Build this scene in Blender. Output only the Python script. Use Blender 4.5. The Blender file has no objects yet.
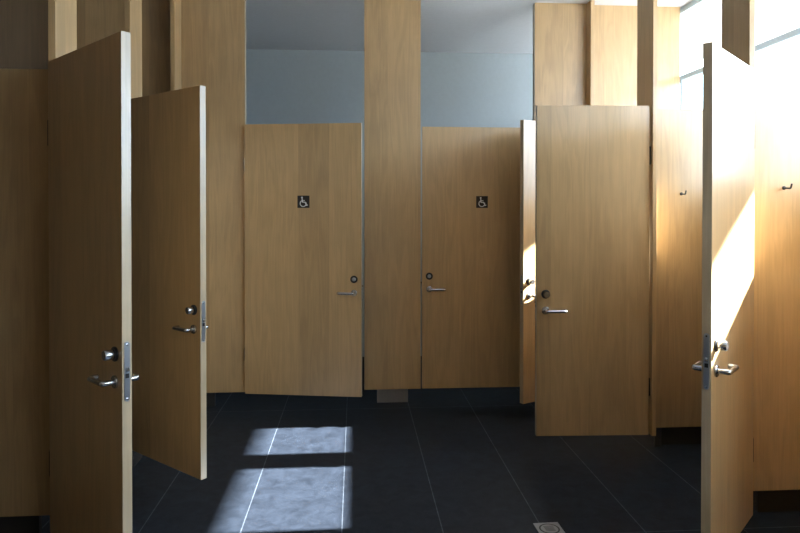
import bpy, bmesh, math, random
from mathutils import Vector, Matrix
random.seed(7)
S = bpy.context.scene
COL = S.collection
R = math.radians

# ------------------------------------------------------------------ materials
def new_mat(name):
    m = bpy.data.materials.new(name); m.use_nodes = True
    nt = m.node_tree; nt.nodes.clear()
    out = nt.nodes.new('ShaderNodeOutputMaterial')
    b = nt.nodes.new('ShaderNodeBsdfPrincipled')
    nt.links.new(b.outputs[0], out.inputs[0])
    return m, nt, b, out

def N(nt, t, **kw):
    n = nt.nodes.new(t)
    for k, v in kw.items():
        setattr(n, k, v)
    return n

def simple(name, col, rough=.5, metal=0.0, bump=0.0, scale=40):
    m, nt, b, out = new_mat(name)
    tc = N(nt, 'ShaderNodeTexCoord')
    no = N(nt, 'ShaderNodeTexNoise'); no.inputs['Scale'].default_value = scale; no.inputs['Detail'].default_value = 4
    nt.links.new(tc.outputs['Object'], no.inputs['Vector'])
    mx = N(nt, 'ShaderNodeMix', data_type='RGBA')
    mx.inputs[6].default_value = (*[c * .94 for c in col], 1)
    mx.inputs[7].default_value = (*[min(1, c * 1.06) for c in col], 1)
    nt.links.new(no.outputs['Fac'], mx.inputs[0])
    nt.links.new(mx.outputs[2], b.inputs['Base Color'])
    b.inputs['Roughness'].default_value = rough
    b.inputs['Metallic'].default_value = metal
    if bump:
        bp = N(nt, 'ShaderNodeBump'); bp.inputs['Strength'].default_value = bump
        bp.inputs['Distance'].default_value = .002
        nt.links.new(no.outputs['Fac'], bp.inputs['Height'])
        nt.links.new(bp.outputs[0], b.inputs['Normal'])
    return m

def wood(name, col, leaf=.26, var=.20, rough=.30, spec=.9):
    """vertical-grained birch veneer laid up in leaves about 20 cm wide; local x runs across the sheet"""
    m, nt, b, out = new_mat(name)
    L = nt.links.new
    tc = N(nt, 'ShaderNodeTexCoord'); oi = N(nt, 'ShaderNodeObjectInfo')
    off = N(nt, 'ShaderNodeVectorMath', operation='SCALE'); off.inputs[0].default_value = (7.3, 3.1, 5.7)
    L(oi.outputs['Random'], off.inputs['Scale'])
    vec = N(nt, 'ShaderNodeVectorMath', operation='ADD')
    L(tc.outputs['Object'], vec.inputs[0]); L(off.outputs[0], vec.inputs[1])
    sx = N(nt, 'ShaderNodeSeparateXYZ'); L(vec.outputs[0], sx.inputs[0])
    # veneer leaves
    dv = N(nt, 'ShaderNodeMath', operation='DIVIDE'); dv.inputs[1].default_value = leaf; L(sx.outputs['X'], dv.inputs[0])
    fl = N(nt, 'ShaderNodeMath', operation='FLOOR'); L(dv.outputs[0], fl.inputs[0])
    cb = N(nt, 'ShaderNodeCombineXYZ'); L(fl.outputs[0], cb.inputs[0]); L(oi.outputs['Random'], cb.inputs[1])
    wn = N(nt, 'ShaderNodeTexWhiteNoise', noise_dimensions='3D'); L(cb.outputs[0], wn.inputs['Vector'])
    # leaf offset so the figure breaks at each joint
    jv = N(nt, 'ShaderNodeVectorMath', operation='SCALE'); jv.inputs['Scale'].default_value = 4.0; L(wn.outputs['Color'], jv.inputs[0])
    v2 = N(nt, 'ShaderNodeVectorMath', operation='ADD'); L(vec.outputs[0], v2.inputs[0]); L(jv.outputs[0], v2.inputs[1])
    # fine pores
    mp = N(nt, 'ShaderNodeMapping'); mp.inputs['Scale'].default_value = (150, 150, 3.0); L(v2.outputs[0], mp.inputs['Vector'])
    n1 = N(nt, 'ShaderNodeTexNoise'); n1.inputs['Scale'].default_value = 1; n1.inputs['Detail'].default_value = 3; L(mp.outputs[0], n1.inputs['Vector'])
    # broad cathedral figure
    mp2 = N(nt, 'ShaderNodeMapping'); mp2.inputs['Scale'].default_value = (9, 9, .9); L(v2.outputs[0], mp2.inputs['Vector'])
    n2 = N(nt, 'ShaderNodeTexNoise'); n2.inputs['Scale'].default_value = 1; n2.inputs['Detail'].default_value = 5
    n2.inputs['Distortion'].default_value = .6; L(mp2.outputs[0], n2.inputs['Vector'])
    wv = N(nt, 'ShaderNodeMath', operation='MULTIPLY'); wv.inputs[1].default_value = 34; L(n2.outputs['Fac'], wv.inputs[0])
    sn = N(nt, 'ShaderNodeMath', operation='SINE'); L(wv.outputs[0], sn.inputs[0])
    # blotches of mottled figure
    mp3 = N(nt, 'ShaderNodeMapping'); mp3.inputs['Scale'].default_value = (7, 7, 4.5); L(v2.outputs[0], mp3.inputs['Vector'])
    n3 = N(nt, 'ShaderNodeTexNoise'); n3.inputs['Scale'].default_value = 1; n3.inputs['Detail'].default_value = 2; L(mp3.outputs[0], n3.inputs['Vector'])
    def lin(src, k, o):
        a = N(nt, 'ShaderNodeMath', operation='MULTIPLY_ADD'); a.inputs[1].default_value = k; a.inputs[2].default_value = o
        L(src, a.inputs[0]); return a.outputs[0]
    def add(a, c):
        q = N(nt, 'ShaderNodeMath', operation='ADD'); L(a, q.inputs[0]); L(c, q.inputs[1]); return q.outputs[0]
    f = add(lin(wn.outputs['Value'], var, 1 - var / 2), lin(n1.outputs['Fac'], .30, -.15))
    f = add(f, lin(sn.outputs[0], .055, 0)); f = add(f, lin(n3.outputs['Fac'], .22, -.11))
    f = add(f, lin(oi.outputs['Random'], .08, -.04))
    hs = N(nt, 'ShaderNodeVectorMath', operation='SCALE'); hs.inputs[0].default_value = col; L(f, hs.inputs['Scale'])
    L(hs.outputs[0], b.inputs['Base Color'])
    b.inputs['Roughness'].default_value = rough
    b.inputs['Specular IOR Level'].default_value = spec
    bp = N(nt, 'ShaderNodeBump'); bp.inputs['Strength'].default_value = .06; bp.inputs['Distance'].default_value = .001
    L(n1.outputs['Fac'], bp.inputs['Height']); L(bp.outputs[0], b.inputs['Normal'])
    return m

WOOD = wood('birch_veneer', (.51, .345, .17))
SHADEWOOD = wood('shade_darkened_wood', (.12, .08, .045), spec=.25, rough=.5)  # wood darkened to stand in for dim light on the left wall
EDGE = wood('pale_edge_lipping', (.44, .355, .235), leaf=3, var=.04)
STEEL = simple('satin_steel', (.50, .52, .55), .27, 1.0, .05, 90)
PLATE = simple('lock_plate_steel', (.42, .47, .53), .34, 1.0, .05, 90)
DARKSTEEL = simple('dark_steel', (.05, .052, .055), .35, .8)
FOOTSTEEL = simple('foot_plate_steel', (.40, .41, .43), .45, .85, .08, 60)
DARKFOOT = simple('dull_grey_foot', (.085, .085, .088), .5, .3)
PLINTH = simple('dark_plinth_laminate', (.035, .032, .030), .55)
WHITE = simple('white_plaster', (.80, .81, .82), .8, 0, .1, 30)
CEILM = simple('ceiling_plaster', (.62, .64, .67), .8, 0, .05, 30)
GREYWALL = simple('grey_blue_wall_paint', (.46, .53, .57), .7, 0, .05, 30)
def frame_mat():
    m = bpy.data.materials.new('translucent_pale_blue_window_frame'); m.use_nodes = True
    nt = m.node_tree; nt.nodes.clear(); L = nt.links.new
    out = N(nt, 'ShaderNodeOutputMaterial'); d = N(nt, 'ShaderNodeBsdfDiffuse'); t = N(nt, 'ShaderNodeBsdfTranslucent')
    d.inputs[0].default_value = (.62, .76, .86, 1); t.inputs[0].default_value = (.40, .62, .80, 1)
    mx = N(nt, 'ShaderNodeMixShader'); mx.inputs[0].default_value = .12; L(d.outputs[0], mx.inputs[1]); L(t.outputs[0], mx.inputs[2])
    L(mx.outputs[0], out.inputs[0]); return m
FRAME = frame_mat()
BLACK = simple('black_sign_plate', (.012, .012, .013), .4)
SIGNW = simple('white_sign_print', (.78, .84, .90), .5)
GROUND = simple('pale_paving', (.24, .235, .225), .9, 0, .1, 3)

def floor_mat():
    m, nt, b, out = new_mat('dark_slate_tiles'); L = nt.links.new
    tc = N(nt, 'ShaderNodeTexCoord')
    mp = N(nt, 'ShaderNodeMapping'); mp.inputs['Location'].default_value = (.07, -1.1, 0); L(tc.outputs['Object'], mp.inputs['Vector'])
    br = N(nt, 'ShaderNodeTexBrick', offset=0.0)
    br.inputs['Scale'].default_value = 1; br.inputs['Brick Width'].default_value = .53; br.inputs['Row Height'].default_value = 2.2
    br.inputs['Mortar Size'].default_value = .0032; br.inputs['Mortar Smooth'].default_value = .15; br.inputs['Bias'].default_value = 0
    br.inputs['Color1'].default_value = (.0185, .0225, .0305, 1); br.inputs['Color2'].default_value = (.021, .026, .035, 1)
    br.inputs['Mortar'].default_value = (.075, .085, .10, 1)
    L(mp.outputs[0], br.inputs['Vector'])
    n1 = N(nt, 'ShaderNodeTexNoise'); n1.inputs['Scale'].default_value = 11; n1.inputs['Detail'].default_value = 9; n1.inputs['Roughness'].default_value = .72
    n1.inputs['Distortion'].default_value = .5
    L(tc.outputs['Object'], n1.inputs['Vector'])
    rp = N(nt, 'ShaderNodeMapRange'); rp.inputs['From Min'].default_value = .35; rp.inputs['From Max'].default_value = .72
    rp.inputs['To Min'].default_value = .72; rp.inputs['To Max'].default_value = 1.5; L(n1.outputs['Fac'], rp.inputs['Value'])
    sc = N(nt, 'ShaderNodeVectorMath', operation='SCALE'); L(br.outputs['Color'], sc.inputs[0]); L(rp.outputs[0], sc.inputs['Scale'])
    L(sc.outputs[0], b.inputs['Base Color'])
    rr = N(nt, 'ShaderNodeMapRange'); rr.inputs['To Min'].default_value = .45; rr.inputs['To Max'].default_value = .62
    L(n1.outputs['Fac'], rr.inputs['Value']); L(rr.outputs[0], b.inputs['Roughness'])
    b.inputs['Specular IOR Level'].default_value = .06
    bp = N(nt, 'ShaderNodeBump'); bp.inputs['Strength'].default_value = .15; bp.inputs['Distance'].default_value = .002
    L(n1.outputs['Fac'], bp.inputs['Height']); L(bp.outputs[0], b.inputs['Normal'])
    return m
FLOOR = floor_mat()

def glass_mat():
    m = bpy.data.materials.new('clear_window_glass'); m.use_nodes = True
    nt = m.node_tree; nt.nodes.clear(); L = nt.links.new
    out = N(nt, 'ShaderNodeOutputMaterial'); t = N(nt, 'ShaderNodeBsdfTransparent'); g = N(nt, 'ShaderNodeBsdfGlossy')
    t.inputs[0].default_value = (.97, .985, .99, 1); g.inputs['Roughness'].default_value = .02
    lw = N(nt, 'ShaderNodeLayerWeight'); lw.inputs[0].default_value = .5
    pw = N(nt, 'ShaderNodeMath', operation='POWER'); pw.inputs[1].default_value = 5; L(lw.outputs['Facing'], pw.inputs[0])
    fr = N(nt, 'ShaderNodeMath', operation='MULTIPLY_ADD'); fr.inputs[1].default_value = .5; fr.inputs[2].default_value = .03; L(pw.outputs[0], fr.inputs[0])
    mx = N(nt, 'ShaderNodeMixShader'); L(fr.outputs[0], mx.inputs[0]); L(t.outputs[0], mx.inputs[1]); L(g.outputs[0], mx.inputs[2])
    L(mx.outputs[0], out.inputs[0]); return m
GLASS = glass_mat()

# ------------------------------------------------------------------ mesh helpers
def box(bm, a, b):
    xs, ys, zs = zip(a, b)
    v = [bm.verts.new((x, y, z)) for z in (min(zs), max(zs)) for y in (min(ys), max(ys)) for x in (min(xs), max(xs))]
    for f in ((0, 2, 3, 1), (4, 5, 7, 6), (0, 1, 5, 4), (2, 6, 7, 3), (0, 4, 6, 2), (1, 3, 7, 5)):
        bm.faces.new([v[i] for i in f])

def bevel(bm, w, seg=2):
    bmesh.ops.bevel(bm, geom=list(bm.edges), offset=w, segments=seg, affect='EDGES', profile=.5)

def boxbm(a, b, bv=0.0):
    bm = bmesh.new(); box(bm, a, b)
    if bv: bevel(bm, bv)
    return bm

def lathe(bm, prof, axis='y', org=(0, 0, 0), seg=32, flip=1):
    """prof: (radius, distance along the axis), closed with caps"""
    rings = []
    for r, h in prof:
        ring = []
        for k in range(seg):
            a = 2 * math.pi * k / seg
            if axis == 'y': p = (r * math.cos(a), h * flip, r * math.sin(a))
            else: p = (r * math.cos(a), r * math.sin(a), h)
            ring.append(bm.verts.new(Vector(org) + Vector(p)))
        rings.append(ring)
    for q in range(len(rings) - 1):
        for k in range(seg):
            bm.faces.new((rings[q][k], rings[q][(k + 1) % seg], rings[q + 1][(k + 1) % seg], rings[q + 1][k]))
    bm.faces.new(rings[0][::-1]); bm.faces.new(rings[-1])
    bmesh.ops.recalc_face_normals(bm, faces=bm.faces)

def tube(bm, pts, rads, seg=16):
    pts = [Vector(p) for p in pts]; rings = []
    prev = None
    for i, p in enumerate(pts):
        d = (pts[min(i + 1, len(pts) - 1)] - pts[max(i - 1, 0)]).normalized()
        if prev is None:
            u = d.orthogonal().normalized()
        else:
            u = (prev - d * prev.dot(d)).normalized()
        prev = u; w = d.cross(u)
        r = rads[i] if isinstance(rads, (list, tuple)) else rads
        rings.append([bm.verts.new(p + (u * math.cos(2 * math.pi * k / seg) + w * math.sin(2 * math.pi * k / seg)) * r) for k in range(seg)])
    for q in range(len(rings) - 1):
        for k in range(seg):
            bm.faces.new((rings[q][k], rings[q][(k + 1) % seg], rings[q + 1][(k + 1) % seg], rings[q + 1][k]))
    bm.faces.new(rings[0][::-1]); bm.faces.new(rings[-1])
    bmesh.ops.recalc_face_normals(bm, faces=bm.faces)

def rounded_path(pts, r, n=6):
    pts = [Vector(p) for p in pts]; out = [pts[0]]
    for a, b, c in zip(pts, pts[1:], pts[2:]):
        d1 = (a - b).normalized(); d2 = (c - b).normalized()
        p1 = b + d1 * r; p2 = b + d2 * r
        for k in range(n + 1):
            t = k / n
            out.append(p1 * (1 - t) ** 2 + b * 2 * t * (1 - t) + p2 * t * t)
    out.append(pts[-1]); return out

def prism(bm, outline, y0, y1):
    """outline in x,z pushed out along y"""
    a = [bm.verts.new((x, y0, z)) for x, z in outline]; b = [bm.verts.new((x, y1, z)) for x, z in outline]
    n = len(outline)
    for k in range(n): bm.faces.new((a[k], a[(k + 1) % n], b[(k + 1) % n], b[k]))
    bm.faces.new(a[::-1]); bm.faces.new(b)
    bmesh.ops.recalc_face_normals(bm, faces=bm.faces)

def obj(name, bm, mat, parent=None, loc=(0, 0, 0), rz=0, smooth=False):
    me = bpy.data.meshes.new(name); bm.to_mesh(me); bm.free()
    me.materials.append(mat)
    if smooth:
        for p in me.polygons: p.use_smooth = True
        try: me.set_sharp_from_angle(angle=R(38))
        except Exception: pass
    o = bpy.data.objects.new(name, me); COL.objects.link(o)
    o.location = loc; o.rotation_euler = (0, 0, rz)
    if parent: o.parent = parent
    return o

def thing(name, label, cat, loc, rz=0, group=None):
    o = bpy.data.objects.new(name, None); COL.objects.link(o)
    o.location = loc; o.rotation_euler = (0, 0, rz); o.empty_display_size = .1
    o['label'] = label; o['category'] = cat
    if group: o['group'] = group
    return o

def struct(name, bm, mat, **kw):
    o = obj(name, bm, mat, **kw); o['kind'] = 'structure'; return o

# ------------------------------------------------------------------ dimensions
TOP, BOT, CEIL = 2.40, .14, 3.485
XL, XR = -1.45, 2.02            # corridor faces of the two rows
YB = 5.57                       # front face of the far row
WL, WR = -2.4, 2.88             # outer walls
Y0, Y1 = -1.6, 7.42
SILL = 1.905

# ------------------------------------------------------------------ the setting
struct('floor', boxbm((WL - .1, Y0 - .1, -.1), (WR + .12, Y1 + .1, 0)), FLOOR)
struct('ceiling', boxbm((WL - .1, Y0 - .1, CEIL), (4.62, Y1 + .1, CEIL + .2)), CEILM)
struct('wall_left', boxbm((WL - .1, Y0, 0), (WL, 5.60, CEIL)), SHADEWOOD)
struct('wall_left_rear', boxbm((WL - .1, 5.60, 0), (WL, Y1, CEIL)), GREYWALL)
struct('wall_light_block_left', boxbm((WL, 2.30, 0), (XL, 2.34, CEIL)), WOOD)  # unseen wall added to keep light off the near left stall
struct('wall_rear', boxbm((WL, Y0 - .1, 0), (WR, Y0, CEIL)), WOOD)
struct('wall_back', boxbm((WL, Y1, 0), (WR, Y1 + .1, CEIL)), GREYWALL)
wb = bmesh.new(); box(wb, (WR, Y0, 0), (WR + .12, 5.62, SILL)); box(wb, (WR, 5.62, 0), (WR + .12, Y1, 2.44))
struct('wall_right', wb, WOOD)
struct('wall_light_block_right', boxbm((XR + .02, 2.30, 0), (WR, 2.34, TOP)), WOOD)  # unseen low wall added to cut window light low in the stall
struct('wall_end_left', boxbm((WL, 5.60, 0), (XL - .04, 5.64, CEIL)), WOOD)
struct('wall_end_right', boxbm((XR + .04, 5.60, 0), (WR, 5.64, CEIL)), WOOD)
# long clerestory window over the right-hand stalls
fb = bmesh.new()
box(fb, (WR + .03, Y0, 2.84), (WR + .08, Y1, 2.885))           # transom
box(fb, (WR + .02, Y0, CEIL - .05), (WR + .10, Y1, CEIL))
box(fb, (WR - .03, Y0, SILL - .03), (WR + .12, 5.59, SILL))
box(fb, (WR + .02, Y0, SILL), (WR + .10, Y0 + .05, CEIL)); box(fb, (WR + .02, Y1 - .05, 2.44), (WR + .10, Y1, CEIL)); box(fb, (WR + .02, 5.603, SILL), (WR + .10, 5.637, 2.84)); box(fb, (WR - .03, 5.62, 2.41), (WR + .12, Y1, 2.44))
win = struct('window_1', fb, FRAME)
gp = bmesh.new(); box(gp, (WR + .055, Y0 + .05, SILL), (WR + .061, 5.603, 2.84)); obj('glass_pane', gp, GLASS, win)
gp = bmesh.new(); box(gp, (WR + .055, 5.637, 2.44), (WR + .061, Y1 - .05, 2.84)); obj('glass_pane', gp, GLASS, win)
gp = bmesh.new(); box(gp, (WR + .055, Y0 + .05, 2.885), (WR + .061, Y1 - .05, CEIL - .05)); obj('glass_pane', gp, GLASS, win)
gb = bmesh.new(); box(gb, (WR + .13, -25, -.25), (45, 32, -.15)); g = obj('ground', gb, GROUND); g['kind'] = 'structure'

# ------------------------------------------------------------------ facade panels (full height)
def tall_panel(label, group, x0, x1, y0, y1, foot=None, foot_label=None, name='facade_panel', cat='panel'):
    """x0..x1, y0..y1 in plan. The long side is the panel's local x."""
    alongx = (x1 - x0) > (y1 - y0)
    cx, cy = (x0 + x1) / 2, (y0 + y1) / 2
    w = (x1 - x0) if alongx else (y1 - y0); t = (y1 - y0) if alongx else (x1 - x0)
    rz = 0 if alongx else math.pi / 2
    root = thing(name, label, cat, (cx, cy, 0), rz, group)
    obj('panel', boxbm((-w / 2, -t / 2, BOT), (w / 2, t / 2, CEIL), .0015), WOOD, root)
    for sgn in ((-1, 1) if alongx else ()):
        e = obj('edge_lipping', boxbm((sgn * (w / 2), -t / 2, BOT), (sgn * (w / 2 + .003), t / 2, CEIL - .002), .0006), EDGE, root)
        e['label'] = 'pale edge lipping'
    if foot:
        f0, f1, fd, fm = foot
        fo = obj('foot_plate', boxbm((f0, -.02 + fd, 0), (f1, .02 + fd, BOT + .001), .002), fm, root)
        if foot_label: fo['label'] = foot_label
    return root
T = .034
GL = 'tall panels between the doors of the left row'
GR = 'tall panels between the doors of the right row'
GB = 'tall panels of the far row'
tall_panel('narrow floor-to-ceiling birch panel rising at the hinges of the nearest left door', GL, XL - T, XL, 3.270, 3.515, (-.09, .09, 0, PLINTH))
tall_panel('narrow floor-to-ceiling birch panel between the two open doors on the left', GL, XL - T, XL, 4.322, 4.560, (-.09, .09, 0, PLINTH))
tall_panel('thin strip of birch panel in the far left corner beside the far row', GL, XL - T, XL, 5.365, YB, (-.08, .08, 0, PLINTH))
tall_panel('narrow shaded panel with pale edge above the sunlit open door on the right', GR, XR + .004, XR + T, 3.217, 3.475)
tall_panel('narrow shaded panel with pale edge above the right-hand end of the squarely open door', GR, XR + .004, XR + T, 4.302, 4.555)
tall_panel('thin panel strip in the far right corner, above the squarely open door', GR, XR, XR + T, 5.467, YB, (-.03, .04, -.04, PLINTH))
tall_panel('wide tall birch panel left of the left accessible door', GB, XL, -.928, YB, YB + .06, (-.20, -.01, .07, PLINTH))
tall_panel('tall birch panel standing between the two accessible doors on a steel foot', GB, .082, .562, YB, YB + .06, (-.13, .14, .08, FOOTSTEEL), 'brushed steel foot plate')
tall_panel('tall birch panel right of the right accessible door, up to the ceiling', GB, 1.562, XR, YB, YB + .06, (-.12, .12, .07, PLINTH))

# ------------------------------------------------------------------ partitions
def partition(label, group, x0, x1, y, hook=None, plinth=None, foot=None):
    t = .03
    root = thing('stall_divider', label, 'divider', ((x0 + x1) / 2, y, 0), 0, group)
    w = x1 - x0; cx = (x0 + x1) / 2
    obj('panel', boxbm((-w / 2, 0, BOT), (w / 2, t, TOP), .0015), WOOD, root)
    p = obj('plinth', boxbm((plinth[0] - cx, .045, 0), (plinth[1] - cx, .075, BOT + .02), .001), PLINTH, root)
    p['label'] = 'dark recessed plinth'
    if foot:
        fo = obj('foot_plate', boxbm((foot[0] - cx, .004, 0), (foot[1] - cx, t - .004, BOT + .0005), .001), DARKFOOT, root); fo['label'] = 'dull grey foot plate'
    if hook:
        hx, hz = hook[0] - cx, hook[1]
        b = bmesh.new(); lathe(b, [(.011, .0), (.011, .004), (.009, .006)], 'y', (hx, 0, hz), 24, -1)
        h = obj('coat_hook', b, DARKSTEEL, root, smooth=True); h['label'] = 'small steel coat hook'
        b = bmesh.new(); tube(b, rounded_path([(hx, -.004, hz), (hx, -.058, hz - .004), (hx, -.066, hz + .022)], .010), .0050, 12)
        obj('peg', b, DARKSTEEL, h, smooth=True)
    return root
partition('dark shaded stall divider at the left edge beside the nearest left door', None, WL, XL - .06, 3.40, None, (WL, -1.62))
partition('stall divider of the left row behind the second open door', None, WL, XL - .06, 4.44, None, (WL, -1.62))
partition('sunlit golden divider at the right edge with a coat hook, beyond the sunlit door', 'stall dividers of the right row', XR + T + .003, WR, 3.425, (2.355, 1.81), (2.245, WR), (2.13, 2.18))
partition('golden divider with a coat hook between the squarely open door and the sunlit door', 'stall dividers of the right row', XR + T + .003, WR, 4.465, (2.31, 1.80), (2.185, WR), (2.125, 2.175))

# ------------------------------------------------------------------ doors
TD = .039
def wheelchair(root, x, z, v, y):
    s = .051
    pl = obj('accessible_sign', boxbm((x - s, y, z - s), (x + s, y + v * .003, z + s), .0008), BLACK, root)
    pl['label'] = 'black square accessible-toilet sign with white wheelchair symbol'
    b = bmesh.new(); m = -v               # screen-right is -v in local x when the face looks along v
    q = lambda px, pz: (x + m * px, z + pz)
    yy0, yy1 = y + v * .0025, y + v * .0042
    lift = [0]
    # head
    prism(b, [q(-.012 + .0075 * math.cos(a), .035 + .0075 * math.sin(a)) for a in [2 * math.pi * k / 16 for k in range(16)]], yy0, yy1)
    def stroke(p, r, wd):
        for (ax, az), (bx, bz) in zip(p, p[1:]):
            d = Vector((bx - ax, bz - az)); d.normalize(); n = Vector((-d.y, d.x)) * wd / 2; e = d * wd * .3
            lift[0] += 1; yy2 = yy1 + v * .00003 * lift[0]
            prism(b, [q(ax + n.x - e.x, az + n.y - e.y), q(ax - n.x - e.x, az - n.y - e.y), q(bx - n.x + e.x, bz - n.y + e.y), q(bx + n.x + e.x, bz + n.y + e.y)], yy0, yy2)
    stroke([(-.011, .025), (-.009, -.002), (.015, -.004), (.026, -.030), (.034, -.027)], 0, .0085)   # back, thigh, shin, foot
    stroke([(-.010, .012), (.010, .011)], 0, .006)                                                  # arm
    arc = [(-.002 + .0255 * math.cos(a), -.014 + .0255 * math.sin(a)) for a in [R(118 + (372 - 118) * k / 22) for k in range(23)]]
    stroke(arc, 0, .0068)                                                                           # wheel
    obj('wheelchair_symbol', b, SIGNW, pl)

def lever(root, x, z, side, y, toward, label=None):
    """side: which way the face looks (+1/-1 local y); toward: local x direction the grip runs"""
    b = bmesh.new(); lathe(b, [(.0265, 0), (.0265, .007), (.024, .0095)], 'y', (x, y, z), 32, side)
    h = obj('lever_handle', b, DARKSTEEL if label == 'dark' else STEEL, root, smooth=True)
    b = bmesh.new()
    p = [(x, y + side * .008, z), (x, y + side * .053, z), (x + toward * .128, y + side * .053, z), (x + toward * .128, y + side * .018, z)]
    tube(b, rounded_path(p, .014, 7), .0112, 18)
    obj('grip', b, STEEL, h, smooth=True)
    return h

def stall_door(label, group, hx, hy, deg, w, v, inner, sign=None, far_hinge=False, handle_z=1.0):
    """hinge edge at the local origin, leaf along +x, face that looks into the picture on side v at y = 0"""
    root = thing('stall_door', label, 'door', (hx, hy, 0), R(deg), group)
    y_in = 0 if True else 0
    far = -v * TD
    L0 = .004
    obj('door_leaf', boxbm((L0, 0, BOT), (w - .0015, far, TOP), .0012), WOOD, root)
    root['kind'] = 'thing'
    e = obj('edge_lipping', boxbm((w - .002, 0, BOT), (w, far, TOP), .001), EDGE, root); e['label'] = 'pale solid wood edge'
    # lock plate in the free edge
    yc = far / 2
    b = bmesh.new()
    hw, zl, zh = .0115, handle_z - .072, handle_z + .168
    out = [(yc + hw * math.cos(a), zh - hw + hw * math.sin(a)) for a in [math.pi * k / 10 for k in range(11)]] + \
          [(yc + hw * math.cos(a), zl + hw + hw * math.sin(a)) for a in [math.pi + math.pi * k / 10 for k in range(11)]]
    va = [b.verts.new((w - .001, yy, zz)) for yy, zz in out]; vb = [b.verts.new((w + .0022, yy, zz)) for yy, zz in out]
    n = len(out)
    for k in range(n): b.faces.new((va[k], va[(k + 1) % n], vb[(k + 1) % n], vb[k]))
    b.faces.new(va[::-1]); b.faces.new(vb); bmesh.ops.recalc_face_normals(b, faces=b.faces)
    lp = obj('lock_plate', b, PLATE, root)
    b = bmesh.new(); box(b, (w + .001, yc - .0075, handle_z + .022), (w + .0026, yc + .0075, handle_z + .040)); obj('latch_slot', b, DARKSTEEL, lp)
    b = bmesh.new(); prism(b, [(w + .001, handle_z + .045), (w + .009, handle_z + .050), (w + .009, handle_z + .058), (w + .001, handle_z + .066)], yc - .006, yc + .006)
    obj('latch_bolt', b, STEEL, lp)
    for zz in (zl + .012, zh - .012):
        b = bmesh.new(); lathe(b, [(.004, 0), (.004, .0008), (.002, .0014)], 'z', (0, 0, 0), 12)
        for q in b.verts: q.co = Vector((w + .0022 + q.co.z, yc + q.co.x, zz + q.co.y))
        obj('screw', b, STEEL, lp)
    # furniture on both faces
    xb = w - .062
    for side, y in ((v, 0), (-v, far)):
        lever(root, xb, handle_z, side, y, -1)
        zc = handle_z + .112
        inside = (side == v) == inner
        if inside:      # thumb turn knob
            b = bmesh.new(); lathe(b, [(.030, 0), (.030, .006), (.027, .009)], 'y', (xb, y, zc), 32, side)
            k = obj('thumb_turn', b, DARKSTEEL, root, smooth=True); k['label'] = 'steel thumb-turn knob'
            b = bmesh.new(); lathe(b, [(.019, .008), (.021, .014), (.0215, .042), (.019, .047)], 'y', (xb, y, zc), 28, side)
            obj('knob', b, STEEL, k, smooth=True)
        else:           # occupied indicator disc
            b = bmesh.new(); lathe(b, [(.031, 0), (.031, .005), (.029, .008), (.020, .008), (.019, .0055)], 'y', (xb, y, zc), 32, side)
            k = obj('indicator_disc', b, DARKSTEEL, root, smooth=True); k['label'] = 'round dark lock indicator'
            b = bmesh.new(); lathe(b, [(.016, .0045), (.016, .0075), (.014, .009)], 'y', (xb, y, zc), 24, side)
            obj('indicator_core', b, PLATE, k, smooth=True)
    for hz in (2.06, .47):
        b = bmesh.new(); lathe(b, [(.005, -.062), (.0062, -.058), (.0062, .058), (.005, .062)], 'z', (-.001, v * (-.03 if far_hinge else -.005), hz), 16)
        hg = obj('hinge', b, DARKSTEEL, root, smooth=True); hg['label'] = 'dark steel barrel hinge'
        b = bmesh.new(); box(b, (-.002, v * -.002, hz - .055), (L0 + .0015, far * .75, hz + .055)); obj('hinge_leaf', b, STEEL, hg)
    if sign:
        wheelchair(root, sign, 1.752, v, 0)
    return root

GD1, GD2, GD3 = 'stall doors of the left row', 'stall doors of the right row', 'accessible stall doors of the far row'
stall_door('dark nearest open stall door on the left, cut off by the bottom of the view', GD1, -1.468, 3.226, -46.9, .80, -1, True)
stall_door('second open stall door on the left, in front of the tall far-left panel', GD1, -1.437, 4.284, -42.1, .748, -1, True)
stall_door('closed stall door of the left row behind the second open door', GD1, XL - .012, 5.355, -90, .785, 1, False)
stall_door('open stall door at far right with sunlight on its face', GD2, 2.019, 3.16, -135.1, .728, 1, True)
stall_door('birch stall door right of centre, swung open square to the view', GD2, 2.016, 4.325, 177.7, .781, 1, True)
stall_door('sliver of an open door with a patch of sun behind the squarely open door', GD2, 2.012, 5.438, -152, .769, 1, True)
stall_door('left accessible door standing slightly ajar, lever at its right edge', GD3, -.927, YB - .045, -9.7, .994, -1, False, sign=.508, far_hinge=True)
stall_door('closed right accessible door with its lever at its left edge', GD3, 1.551, YB + .003, 180, .974, 1, False, sign=.453, far_hinge=True)

# ------------------------------------------------------------------ floor drain
dr = thing('floor_drain', 'small square steel floor drain in the dark tiles at the bottom edge', 'drain', (1.025, 3.36, 0), R(2))
b = bmesh.new(); s = .068; box(b, (-s, -s, 0.0005), (s, s, .004)); bevel(b, .001); obj('frame', b, FOOTSTEEL, dr)
b = bmesh.new()
lathe(b, [(.054, .0035), (.054, .0045), (.046, .0047), (.046, .0035)], 'z', seg=48); obj('ring_groove', b, BLACK, dr)
b = bmesh.new(); lathe(b, [(.045, .0035), (.045, .0052), (.040, .0058)], 'z', seg=40); cov = obj('cover', b, FOOTSTEEL, dr, smooth=True)
b = bmesh.new()
for k in range(-2, 3): box(b, (-.026, k * .012 - .002, .0058), (.026, k * .012 + .002, .0062))
obj('slots', b, BLACK, cov)

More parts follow.
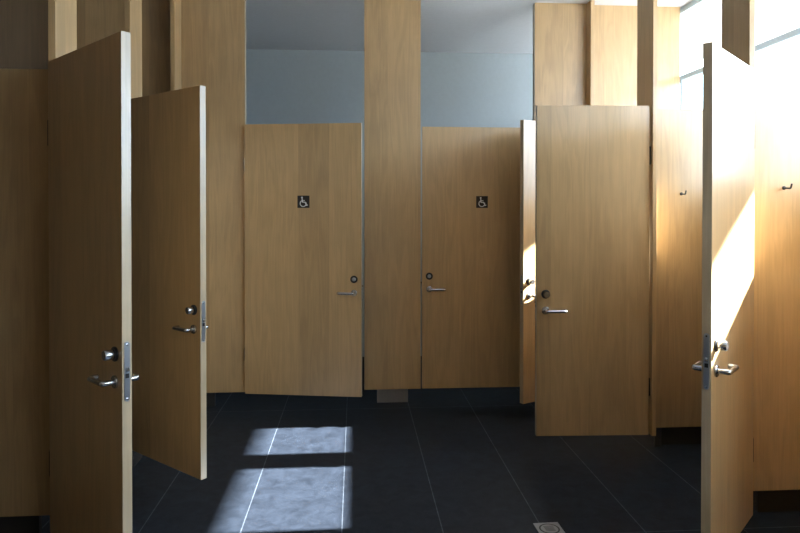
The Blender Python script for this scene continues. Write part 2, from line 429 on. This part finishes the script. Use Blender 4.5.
# ------------------------------------------------------------------ light
w = bpy.data.worlds.new('sky'); S.world = w; w.use_nodes = True
nt = w.node_tree; nt.nodes.clear()
wo = N(nt, 'ShaderNodeOutputWorld'); bg = N(nt, 'ShaderNodeBackground')
bg.inputs[1].default_value = 14.0
tc = N(nt, 'ShaderNodeTexCoord'); sx = N(nt, 'ShaderNodeSeparateXYZ'); nt.links.new(tc.outputs['Generated'], sx.inputs[0])
cr = N(nt, 'ShaderNodeValToRGB'); nt.links.new(sx.outputs['Z'], cr.inputs[0])     # hazy horizon, bright sky above it
for e, (p, c) in zip([cr.color_ramp.elements[0], cr.color_ramp.elements[1], cr.color_ramp.elements.new(.07), cr.color_ramp.elements.new(.16)],
                     [(0, (.14, .17, .21, 1)), (1, (.55, .75, 1.0, 1)), (.07, (.34, .42, .52, 1)), (.16, (.68, .85, 1.04, 1))]):
    e.position = p; e.color = c
nt.links.new(cr.outputs[0], bg.inputs[0])
nt.links.new(bg.outputs[0], wo.inputs[0])
sd = bpy.data.lights.new('sun', 'SUN'); sd.energy = 64; sd.angle = R(.9); sd.color = (.91, .955, 1.0)
so = bpy.data.objects.new('sun', sd); COL.objects.link(so); so.location = (9, 3, 8)
so.rotation_euler = Vector((-1, -.012, -.655)).to_track_quat('-Z', 'Y').to_euler()
pd = bpy.data.lights.new('window_portal', 'AREA'); pd.shape = 'RECTANGLE'; pd.size = Y1 - Y0 - .1; pd.size_y = CEIL - SILL
pd.cycles.is_portal = True
po = bpy.data.objects.new('window_portal', pd); COL.objects.link(po); po.location = (WR + .13, (Y0 + Y1) / 2, (SILL + CEIL) / 2)
po.rotation_euler = Matrix(((0, 0, 1), (1, 0, 0), (0, 1, 0))).to_euler()   # local x -> world y, local y -> world z, faces -x

# ------------------------------------------------------------------ camera
F, VP, H, PITCH = 650.0, 355.0, 208.0, R(.5)
cd = bpy.data.cameras.new('camera'); cam = bpy.data.objects.new('camera', cd); COL.objects.link(cam)
cd.sensor_width = 36; cd.sensor_fit = 'HORIZONTAL'; cd.lens = F / 800 * 36
cam.location = (0, 0, 1.70)
cam.rotation_euler = (math.pi / 2 - PITCH, 0, -math.atan((400 - VP) / F))
cd.shift_y = -(266.5 - F * math.tan(PITCH) - H) / 800
cd.clip_start = .05
S.camera = cam
S.view_settings.view_transform = 'Standard'; S.view_settings.look = 'None'
S.view_settings.gamma = 1; S.view_settings.use_curve_mapping = False
S.view_settings.exposure = 0.5
